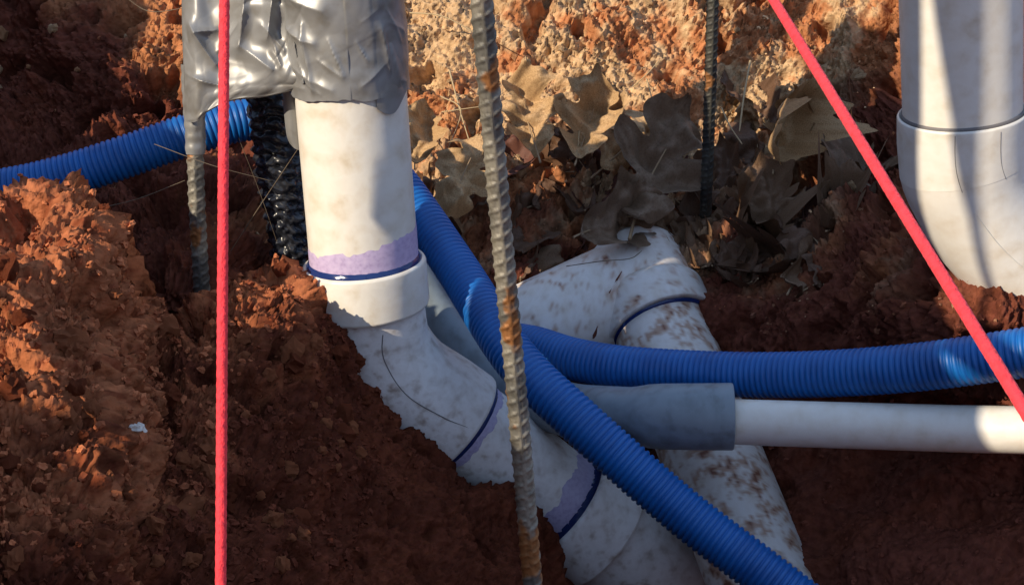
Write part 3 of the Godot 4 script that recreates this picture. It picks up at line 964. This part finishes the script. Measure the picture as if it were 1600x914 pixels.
# ---------------------------------------------------------------- leaves
func leaf_mesh(sd: int, lobed: float, curl: float, bend: float, ragged: float) -> ArrayMesh:
	# unit oak leaf: length 1 along +y from its base, faces +z
	var nu := 17
	var nv := 70
	var pos := PackedVector3Array()
	var cols := PackedColorArray()
	var off := sd * 13.7
	for j in nv + 1:
		var s := float(j) / nv
		var env := pow(sin(PI * pow(s, 0.8)), 0.75) * (0.6 + 0.5 * s) * 0.40
		for i in nu:
			var x := (i / (nu - 1.0) - 0.5) * 2.0
			var side := 1.0 if x > 0.0 else -1.0
			var ph := s * TAU * 3.1 + (0.5 if side > 0.0 else 0.0) + 0.9 * n_big.get_noise_2d(off, s * 0.5)
			var lob := 1.0 - lobed * pow(0.5 + 0.5 * cos(ph), 2.4)
			var w := env * lob * (1.0 + ragged * n_mid.get_noise_2d(off + side * 4.0, s * 0.13)) + 0.004
			var px := x * w
			# lobes sweep towards the tip
			var py := s + absf(px) * 0.35 * (1.0 - s) * (0.4 + lobed)
			var z := curl * px * px * 3.6 + bend * (s - 0.45) * (s - 0.45) * 1.9 + px * (s - 0.3) * 0.9 * sin(off)
			z += 0.20 * n_big.get_noise_2d(px * 0.5 + off, py * 0.5) + 0.05 * n_mid.get_noise_2d(px * 0.2 + off, py * 0.2) + 0.035 * sin(s * 17.0 + off) * absf(x) * absf(x)
			var vein := absf(fposmod(s * 7.0 - absf(x) * 1.6, 1.0) - 0.5) * 2.0
			z += 0.010 * smooth01(0.22, 0.0, absf(x)) + 0.010 * smooth01(0.6, 1.0, vein)
			pos.append(Vector3(px, py, z))
			pass
	return grid_mesh(pos, nu, nv + 1)

func leaf_stem(sd: int, bend: float) -> ArrayMesh:
	var q := []
	for k in 5:
		var s := -0.10 + k * 0.19
		q.append(Vector3(0.02 * sin(sd + k), s, bend * (s - 0.45) * (s - 0.45) * 1.6 + 0.006))
	return wire(track(q, 5), 0.012, 0.005)

func build_leaves() -> void:
	var kinds := []
	for k in 9:
		var bend: float = [0.4, -0.45, 0.7, 0.3, -0.6, 0.5, 0.9, -0.35, 0.2][k]
		kinds.append([leaf_mesh(k + 1, [0.52, 0.40, 0.5, 0.22, 0.45, 0.25, 0.35, 0.58, 0.62][k], [0.7, -0.9, 1.0, 1.1, -0.7, 2.2, 0.9, -0.5, 0.4][k], bend, [0.3, 0.2, 0.4, 0.25, 0.3, 0.3, 0.2, 0.35, 0.25][k]), leaf_stem(k + 1, bend)])
	var n := 0
	# u, v, distance, length in m, turn in the picture plane (deg, 0 = tip up), lean back (deg), swing (deg), kind, colour, label
	var L := [
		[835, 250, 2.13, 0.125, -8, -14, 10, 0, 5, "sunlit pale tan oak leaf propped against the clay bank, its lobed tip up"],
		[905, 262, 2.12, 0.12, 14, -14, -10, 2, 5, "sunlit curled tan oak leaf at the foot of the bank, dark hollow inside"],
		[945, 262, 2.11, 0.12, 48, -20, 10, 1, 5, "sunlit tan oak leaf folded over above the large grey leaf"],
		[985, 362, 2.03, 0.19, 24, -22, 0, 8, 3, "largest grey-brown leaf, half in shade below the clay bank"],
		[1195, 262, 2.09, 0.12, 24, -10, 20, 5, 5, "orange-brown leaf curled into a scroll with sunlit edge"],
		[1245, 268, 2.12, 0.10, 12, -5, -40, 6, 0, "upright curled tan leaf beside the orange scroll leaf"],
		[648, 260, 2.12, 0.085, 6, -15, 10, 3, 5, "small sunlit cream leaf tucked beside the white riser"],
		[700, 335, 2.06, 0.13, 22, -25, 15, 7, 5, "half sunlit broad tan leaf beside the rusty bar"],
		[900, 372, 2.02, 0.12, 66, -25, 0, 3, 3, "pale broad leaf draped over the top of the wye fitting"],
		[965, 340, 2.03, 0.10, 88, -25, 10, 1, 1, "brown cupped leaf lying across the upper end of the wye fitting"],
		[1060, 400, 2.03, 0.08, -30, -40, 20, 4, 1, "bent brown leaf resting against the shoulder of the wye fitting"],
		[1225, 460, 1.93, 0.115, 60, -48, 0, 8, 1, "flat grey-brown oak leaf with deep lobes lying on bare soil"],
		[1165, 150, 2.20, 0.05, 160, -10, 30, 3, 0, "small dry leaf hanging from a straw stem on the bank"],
	]
	for a in L:
		one_leaf(a, kinds, a[9], "")
		n += 1
	# the shaded drift, leaf by leaf; darker leaf colours also paint its shade
	var drift := [
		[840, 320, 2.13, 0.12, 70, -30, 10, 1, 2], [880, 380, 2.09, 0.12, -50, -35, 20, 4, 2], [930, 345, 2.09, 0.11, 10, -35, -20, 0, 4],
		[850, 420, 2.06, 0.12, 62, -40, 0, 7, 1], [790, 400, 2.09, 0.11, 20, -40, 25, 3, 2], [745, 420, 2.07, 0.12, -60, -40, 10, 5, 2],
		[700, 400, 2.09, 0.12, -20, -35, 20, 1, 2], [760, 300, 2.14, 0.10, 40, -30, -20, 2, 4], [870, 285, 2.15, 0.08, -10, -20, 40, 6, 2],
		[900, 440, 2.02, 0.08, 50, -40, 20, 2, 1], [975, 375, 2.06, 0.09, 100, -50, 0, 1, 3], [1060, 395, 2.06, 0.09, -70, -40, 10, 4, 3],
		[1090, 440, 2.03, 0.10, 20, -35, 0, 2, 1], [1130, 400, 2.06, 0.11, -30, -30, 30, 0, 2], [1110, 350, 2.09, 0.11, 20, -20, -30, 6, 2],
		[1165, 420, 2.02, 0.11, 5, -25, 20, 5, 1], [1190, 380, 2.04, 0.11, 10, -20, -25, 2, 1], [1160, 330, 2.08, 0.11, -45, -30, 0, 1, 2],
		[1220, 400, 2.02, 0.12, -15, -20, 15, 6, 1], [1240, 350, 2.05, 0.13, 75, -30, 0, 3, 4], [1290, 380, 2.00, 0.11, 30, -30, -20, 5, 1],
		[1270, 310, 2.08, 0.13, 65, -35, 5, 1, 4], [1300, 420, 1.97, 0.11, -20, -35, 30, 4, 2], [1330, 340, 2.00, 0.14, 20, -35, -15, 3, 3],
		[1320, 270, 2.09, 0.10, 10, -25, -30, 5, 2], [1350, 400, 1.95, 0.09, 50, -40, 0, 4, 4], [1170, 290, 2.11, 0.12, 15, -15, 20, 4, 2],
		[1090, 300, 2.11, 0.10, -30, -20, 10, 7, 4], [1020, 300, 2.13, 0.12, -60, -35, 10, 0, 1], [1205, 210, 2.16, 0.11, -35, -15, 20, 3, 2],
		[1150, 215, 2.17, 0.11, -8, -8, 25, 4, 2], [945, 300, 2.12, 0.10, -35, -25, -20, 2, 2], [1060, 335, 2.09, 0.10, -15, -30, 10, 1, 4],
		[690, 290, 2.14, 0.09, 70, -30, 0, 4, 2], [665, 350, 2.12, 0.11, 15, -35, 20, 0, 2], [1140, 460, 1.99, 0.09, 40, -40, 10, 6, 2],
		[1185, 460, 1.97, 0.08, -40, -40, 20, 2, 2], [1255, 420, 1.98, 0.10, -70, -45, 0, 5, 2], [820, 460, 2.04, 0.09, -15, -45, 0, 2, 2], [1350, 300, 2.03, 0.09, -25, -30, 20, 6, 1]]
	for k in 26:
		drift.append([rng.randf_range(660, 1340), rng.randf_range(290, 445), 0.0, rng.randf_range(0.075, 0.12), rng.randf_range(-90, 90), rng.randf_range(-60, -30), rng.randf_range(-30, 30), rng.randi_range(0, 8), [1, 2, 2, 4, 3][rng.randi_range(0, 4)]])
	for k in drift.size():
		var a: Array = drift[k]
		if k >= 40 and absf(a[0] - 985.0) < 75.0 and a[1] > 380.0: continue
		a[2] = ground_depth(a[0], a[1]) - (0.005 + 0.02 * rng.randf()) + 0.03
		a[5] -= 14
		var look: String = ["tan", "grey-brown", "dark brown", "pale grey", "reddish brown", "tan"][a[8]]
		var form: String = ["lobed", "cupped", "curled", "broad", "bent", "rolled", "arched", "ragged", "flat"][a[7]]
		var spot: String = "beside the white riser" if a[0] < 790 else ("above the wye fitting" if a[0] < 980 else ("around the dark ribbed bar" if a[0] < 1150 else "towards the riser with striped shadows"))
		one_leaf(a, kinds, "%s %s oak leaf in the shaded drift %s" % [look, form, spot], "shaded drift of oak leaves")

func nearest(keys: PackedFloat32Array, x: float) -> int:
	var lo := 0
	var hi := keys.size() - 1
	while hi - lo > 1:
		var mid := (lo + hi) >> 1
		if keys[mid] <= x: lo = mid
		else: hi = mid
	return lo

func ground_depth(u: float, v: float) -> float:          # distance along the view axis to the soil at a pixel
	var q := ground_pos[nearest(ground_vs, v) * ground_nu + nearest(ground_us, u)] - EYE
	return -q.y * sp - q.z * cp

func one_leaf(a: Array, kinds: Array, label: String, group: String) -> void:
	var right := Vector3(1, 0, 0)
	var up := Vector3(0, cp, -sp)
	var back := Vector3(0, sp, cp)
	var b := Basis(right, up, back) * Basis(Vector3(0, 0, 1), deg_to_rad(-a[4])) * Basis(Vector3(1, 0, 0), deg_to_rad(a[5])) * Basis(Vector3(0, 1, 0), deg_to_rad(a[6]))
	var o := thing("oak_leaf", at(a[0], a[1], a[2] - 0.03), label, "leaf", group)
	o.basis = b.scaled(Vector3.ONE * a[3])
	var kd: Array = kinds[a[7]]
	for k in 2:
		var m := MeshInstance3D.new()
		m.mesh = kd[k]
		m.material_override = M.leaf[a[8]] if k == 0 else M.midrib
		m.name = "blade" if k == 0 else "stem"
		o.add_child(m, true)

# ---------------------------------------------------------------- stems and roots
func on_mound(u: float, v: float) -> Vector3:            # the soil of the mound that shows at a pixel
	var best := 1e9
	var got := Vector3.ZERO
	for q in mound_pos:
		var r := q - EYE
		var d := -r.y * sp - r.z * cp
		if d < 0.5: continue
		var du := 800.0 + r.x / d * FOCAL - u
		var dv := 457.0 - (r.y * cp - r.z * sp) / d * FOCAL - v
		var e := du * du + dv * dv + d * 40.0
		if e < best:
			best = e
			got = q
	return got

func build_stems() -> void:
	var peb := thing("pebble", on_mound(217, 676), "small whitish pebble resting on the crumbly red slope", "pebble")
	var pm := MeshInstance3D.new()
	pm.mesh = clod_mesh(14, 14, 10, 0.7)
	pm.material_override = M.stone
	pm.name = "stone"
	peb.add_child(pm)
	pm.scale = Vector3.ONE * 0.0068
	pm.position = Vector3(0, 0.004, 0.003)
	var S := [
		["straw_stem", [[640, 20, 2.22], [690, 25, 2.2], [745, 52, 2.19]], 0.0011, "pale straw lying across the sunlit clumps left of the rusty bar"],
		["straw_stem", [[702, 110, 2.17], [718, 170, 2.14], [736, 230, 2.11]], 0.0012, "longest straw stem leaning over the sunlit cream leaf"],
		["straw_stem", [[688, 150, 2.15], [720, 172, 2.13], [700, 232, 2.10]], 0.0008, "bent thin straw crossing the longest straw stem"],
		["straw_stem", [[635, 162, 2.13], [680, 215, 2.11], [708, 262, 2.08]], 0.0008, "thin straw rising beside the shaded edge of the riser"],
		["straw_stem", [[690, 175, 2.14], [740, 168, 2.13], [810, 160, 2.15]], 0.0008, "fine straw lying level behind the rusty bar"],
		["straw_stem", [[1173, 95, 2.17], [1163, 150, 2.12], [1156, 205, 2.09]], 0.0016, "twisted straw stem standing between bar and orange scroll leaf"],
		["straw_stem", [[1128, 168, 2.12], [1140, 195, 2.09], [1160, 225, 2.07]], 0.0011, "short straw crossing low beside the dark ribbed bar"],
		["straw_stem", [[990, 135, 2.21], [1012, 115, 2.19], [1030, 95, 2.2]], 0.0009, "short straw stuck to the orange part of the bank"],
		["straw_stem", [[1010, 122, 2.19], [1018, 150, 2.17], [1023, 175, 2.16]], 0.0009, "crooked straw hanging from the orange part of the bank"],
		["straw_stem", [[905, 205, 2.10], [904, 222, 2.09], [902, 240, 2.09]], 0.0010, "stub of straw in front of the folded sunlit leaf"],
		["straw_stem", [[1170, 285, 2.06], [1195, 270, 2.05], [1225, 252, 2.05]], 0.0011, "brown straw lying across the shaded leaves by the scroll leaf"],
		["root_hair", [[240, 225, 1.74], [330, 258, 1.73], [420, 282, 1.75]], 0.00042, "pale root hair crossing behind the upright pink string"],
		["root_hair", [[130, 330, 1.80], [210, 312, 1.78], [288, 282, 1.77]], 0.00048, "pale root hair reaching from mound to the tan bar"],
		["root_hair", [[360, 392, 1.84], [400, 330, 1.80], [472, 222, 1.74]], 0.00048, "dark root hair rising towards the wrapped black tube"],
		["root_hair", [[372, 215, 1.76], [405, 300, 1.80], [438, 395, 1.84]], 0.00036, "root hair falling across the front of wrapped black tube"],
		["root_hair", [[300, 10, 2.14], [235, 18, 2.15], [195, -4, 2.16]], 0.00060, "grey root poking from the lit clay left of the tape"],
		["root_hair", [[885, 416, 1.955], [940, 408, 1.95], [985, 404, 1.955], [1003, 392, 1.962]], 0.00066, "dark kinked root lying over the wye fitting"],
	]
	for a in S:
		var t := pix_track(a[1], 10)
		var o := thing(a[0], t.p[0], a[3], "straw" if a[0] == "straw_stem" else "root", "straws" if a[0] == "straw_stem" else "roots")
		put("stalk" if a[0] == "straw_stem" else "strand", wire(t, a[2], a[2] * 0.7, 6, 0.4, a[1][0][0]), M.straw if a[0] == "straw_stem" else M.root, o)

# ---------------------------------------------------------------- unseen things added outside the frame to shade the trench
func build_shade() -> void:
	# unseen heap added left of the trench for its shade: crest height follows z
	var zk := [-3.4, -2.2, -1.8, -1.62, -1.52, -1.36, -1.25, -1.15, -1.05, -0.95, -0.88, -0.77, -0.73, -0.70, -0.64, -0.58, -0.50, -0.40, -0.2, 0.2, 0.6, 1.6]
	var yk := [0.9, 1.25, 1.22, 1.08, 0.94, 0.97, 1.06, 1.11, 1.09, 1.02, 0.98, 0.945, 0.95, 0.95, 0.99, 1.01, 1.02, 1.02, 1.05, 1.15, 1.0, 0.6]
	var nv := 160
	var nu := 40
	var pos := PackedVector3Array()
	for j in nv:
		var z := lerpf(-3.4, 1.6, j / (nv - 1.0))
		var f := find(zk, z)
		var top := tap(yk, f[0], f[1])
		for i in nu:
			var a := (i / (nu - 1.0) - 0.5) * 2.0
			var x := -1.2 + a * 0.55
			var y := lerpf(top, 0.35, pow(absf(a), 1.15))
			var q := Vector3(x, y, z)
			pos.append(q + Vector3(0, 1, 0) * (n_mid.get_noise_3dv(q * 1.3) * 0.06))
	var cols := PackedColorArray()
	for q in pos: cols.append(RED_CLAY)
	var o := put("added_shade_heap", grid_mesh(pos, nu, nv, cols), M.soil)
	tag(o, "long unseen heap of red clay added beside the trench for shade", "", "", "structure")
	# unseen staked panel added to cast shade, with a tapered lath nailed to it
	var t := thing("added_shade_panel", EYE + Vector3(-0.5, -0.55, -0.8), "unseen plywood panel added beside the trench to cast shade", "panel")
	put("plywood", slab([[-1.30, -0.44], [-1.30, -0.415], [-1.25, -0.385], [-1.26, -0.31], [-1.30, -0.25], [-1.30, -0.19], [-1.285, -0.12], [-1.285, 0.19], [-0.868, 0.19], [-0.862, 0.065], [-0.80, 0.06], [-0.68, 0.0], [-0.60, -0.09], [-0.42, -0.09], [-0.42, -0.43]], -0.5, 0.015), M.wood, t)  # outline cut to throw the wanted shade edges on pipes and trench
	put("added_stake", slab([[-0.853, -0.7], [-0.853, 0.6], [-0.787, 0.6], [-0.787, -0.7]], -0.535, 0.035), M.wood, t)  # added to cast the left shade strip on the right riser
	put("added_stake", slab([[-0.52, -0.7], [-0.52, -0.1], [-0.46, -0.1], [-0.46, -0.7]], -0.535, 0.035), M.wood, t)
	put("added_batten", slab([[-0.735, 0.03], [-0.735, 0.075], [-0.60, 0.085], [-0.60, 0.04]], -0.49, 0.012), M.wood, t)  # added to shade the right end of the level blue conduit
	put("added_lath", slab([[-0.825, 0.49], [-0.756, 0.49], [-0.747, 0.14], [-0.742, 0.05], [-0.746, 0.05], [-0.754, 0.16], [-0.796, 0.32]], -0.482, 0.008), M.wood, t)  # added, tapered to cast the middle shade stripe on the right riser

func slab(zy: Array, x: float, thick: float) -> ArrayMesh:       # outline in (z, y) from the eye, given a thickness along x
	var st := SurfaceTool.new()
	st.begin(Mesh.PRIMITIVE_TRIANGLES)
	var poly := PackedVector2Array()
	for a in zy: poly.append(Vector2(a[0], a[1]))
	var ix := Geometry2D.triangulate_polygon(poly)
	for side in [-0.5, 0.5]:
		for k in ix: st.add_vertex(EYE + Vector3(x + side * thick, poly[k].y, poly[k].x))
	for k in poly.size():
		var a := poly[k]
		var b := poly[(k + 1) % poly.size()]
		var q := []
		for c in [[a, -0.5], [b, -0.5], [b, 0.5], [a, -0.5], [b, 0.5], [a, 0.5]]: st.add_vertex(EYE + Vector3(x + c[1] * thick, c[0].y, c[0].x))
	st.generate_normals()
	return st.commit()

func _ready() -> void:
	rng.seed = 77
	var cam := Camera3D.new()
	cam.name = "camera"
	cam.fov = rad_to_deg(2.0 * atan(457.0 / FOCAL))
	cam.near = 0.02
	cam.far = 200.0
	add_child(cam)
	cam.position = EYE
	cam.rotation_degrees = Vector3(-PITCH, 0, 0)
	cam.current = true
	var env := Environment.new()
	env.background_mode = Environment.BG_SKY
	var skym := ProceduralSkyMaterial.new()
	skym.sky_top_color = Color(0.51, 0.60, 0.74)
	skym.sky_horizon_color = Color(0.76, 0.80, 0.85)
	skym.sky_curve = 0.12
	skym.ground_horizon_color = Color(0.35, 0.25, 0.2)
	skym.ground_bottom_color = Color(0.25, 0.15, 0.1)
	var sky := Sky.new()
	sky.sky_material = skym
	env.sky = sky
	env.background_energy_multiplier = 1.25
	env.tonemap_mode = Environment.TONE_MAPPER_LINEAR
	env.tonemap_exposure = 1.2
	env.sdfgi_enabled = true
	env.ssao_enabled = true
	env.ssil_enabled = true
	var we := WorldEnvironment.new()
	we.environment = env
	add_child(we)
	var sun := DirectionalLight3D.new()
	sun.name = "sun"
	sun.light_energy = 1.5
	sun.light_color = Color(1.0, 0.93, 0.82)
	sun.light_angular_distance = 0.5
	sun.shadow_enabled = true
	add_child(sun)
	var az := deg_to_rad(SUN_AZ)
	var el := deg_to_rad(SUN_EL)
	sun.look_at_from_position(Vector3(-sin(az) * cos(el), sin(el), cos(az) * cos(el)), Vector3.ZERO)

	n_big = fnl(FastNoiseLite.TYPE_SIMPLEX_SMOOTH, 5.0, 2, 1)
	n_mid = fnl(FastNoiseLite.TYPE_SIMPLEX_SMOOTH, 28.0, 3, 2)
	n_fine = fnl(FastNoiseLite.TYPE_SIMPLEX_SMOOTH, 130.0, 3, 3)
	n_col = fnl(FastNoiseLite.TYPE_SIMPLEX_SMOOTH, 9.0, 3, 6)
	n_cell = fnl(FastNoiseLite.TYPE_CELLULAR, 26.0, 1, 4)
	n_cell.cellular_return_type = FastNoiseLite.RETURN_DISTANCE
	n_cell2 = fnl(FastNoiseLite.TYPE_CELLULAR, 70.0, 1, 5)
	n_cell2.cellular_return_type = FastNoiseLite.RETURN_DISTANCE
	n_ridge = fnl(FastNoiseLite.TYPE_SIMPLEX_SMOOTH, 75.0, 3, 7)
	n_ridge.fractal_type = FastNoiseLite.FRACTAL_RIDGED
	build_materials()
	var t0 := Time.get_ticks_msec()
	var ground := build_ground()
	var mound := build_mound()
	build_shade()
	print("soil ", Time.get_ticks_msec() - t0)
	build_left_drain()
	build_right_drain()
	build_old_drain()
	build_conduits()
	build_tape()
	build_rebar()
	build_cords()
	print("objects ", Time.get_ticks_msec() - t0)
	build_leaves()
	build_stems()
	var clods := []
	for k in 6: clods.append(clod_mesh(k + 1))
	var small := [clod_mesh(9, 7, 5, 1.6)]
	var none = null
	scatter(mound, mound_pos, mound_nu, func(p): return p.y > 0.30 and p.x > -0.6, 230, Vector2(0.004, 0.013), none, clods)
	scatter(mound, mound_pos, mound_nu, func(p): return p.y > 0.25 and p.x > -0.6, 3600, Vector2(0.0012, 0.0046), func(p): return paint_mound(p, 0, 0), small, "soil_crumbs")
	scatter(ground, ground_pos, ground_nu, func(p): return p.y > 0.42 and absf(p.x) < 0.8 and p.z > -2.5, 90, Vector2(0.003, 0.010), func(p): return M.clods[2 if n_col.get_noise_3dv(p) > 0.0 else 4], clods)
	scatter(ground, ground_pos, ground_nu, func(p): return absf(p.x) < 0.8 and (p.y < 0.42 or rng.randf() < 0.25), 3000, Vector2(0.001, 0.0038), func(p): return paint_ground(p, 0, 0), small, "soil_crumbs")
	print("done ", Time.get_ticks_msec() - t0)
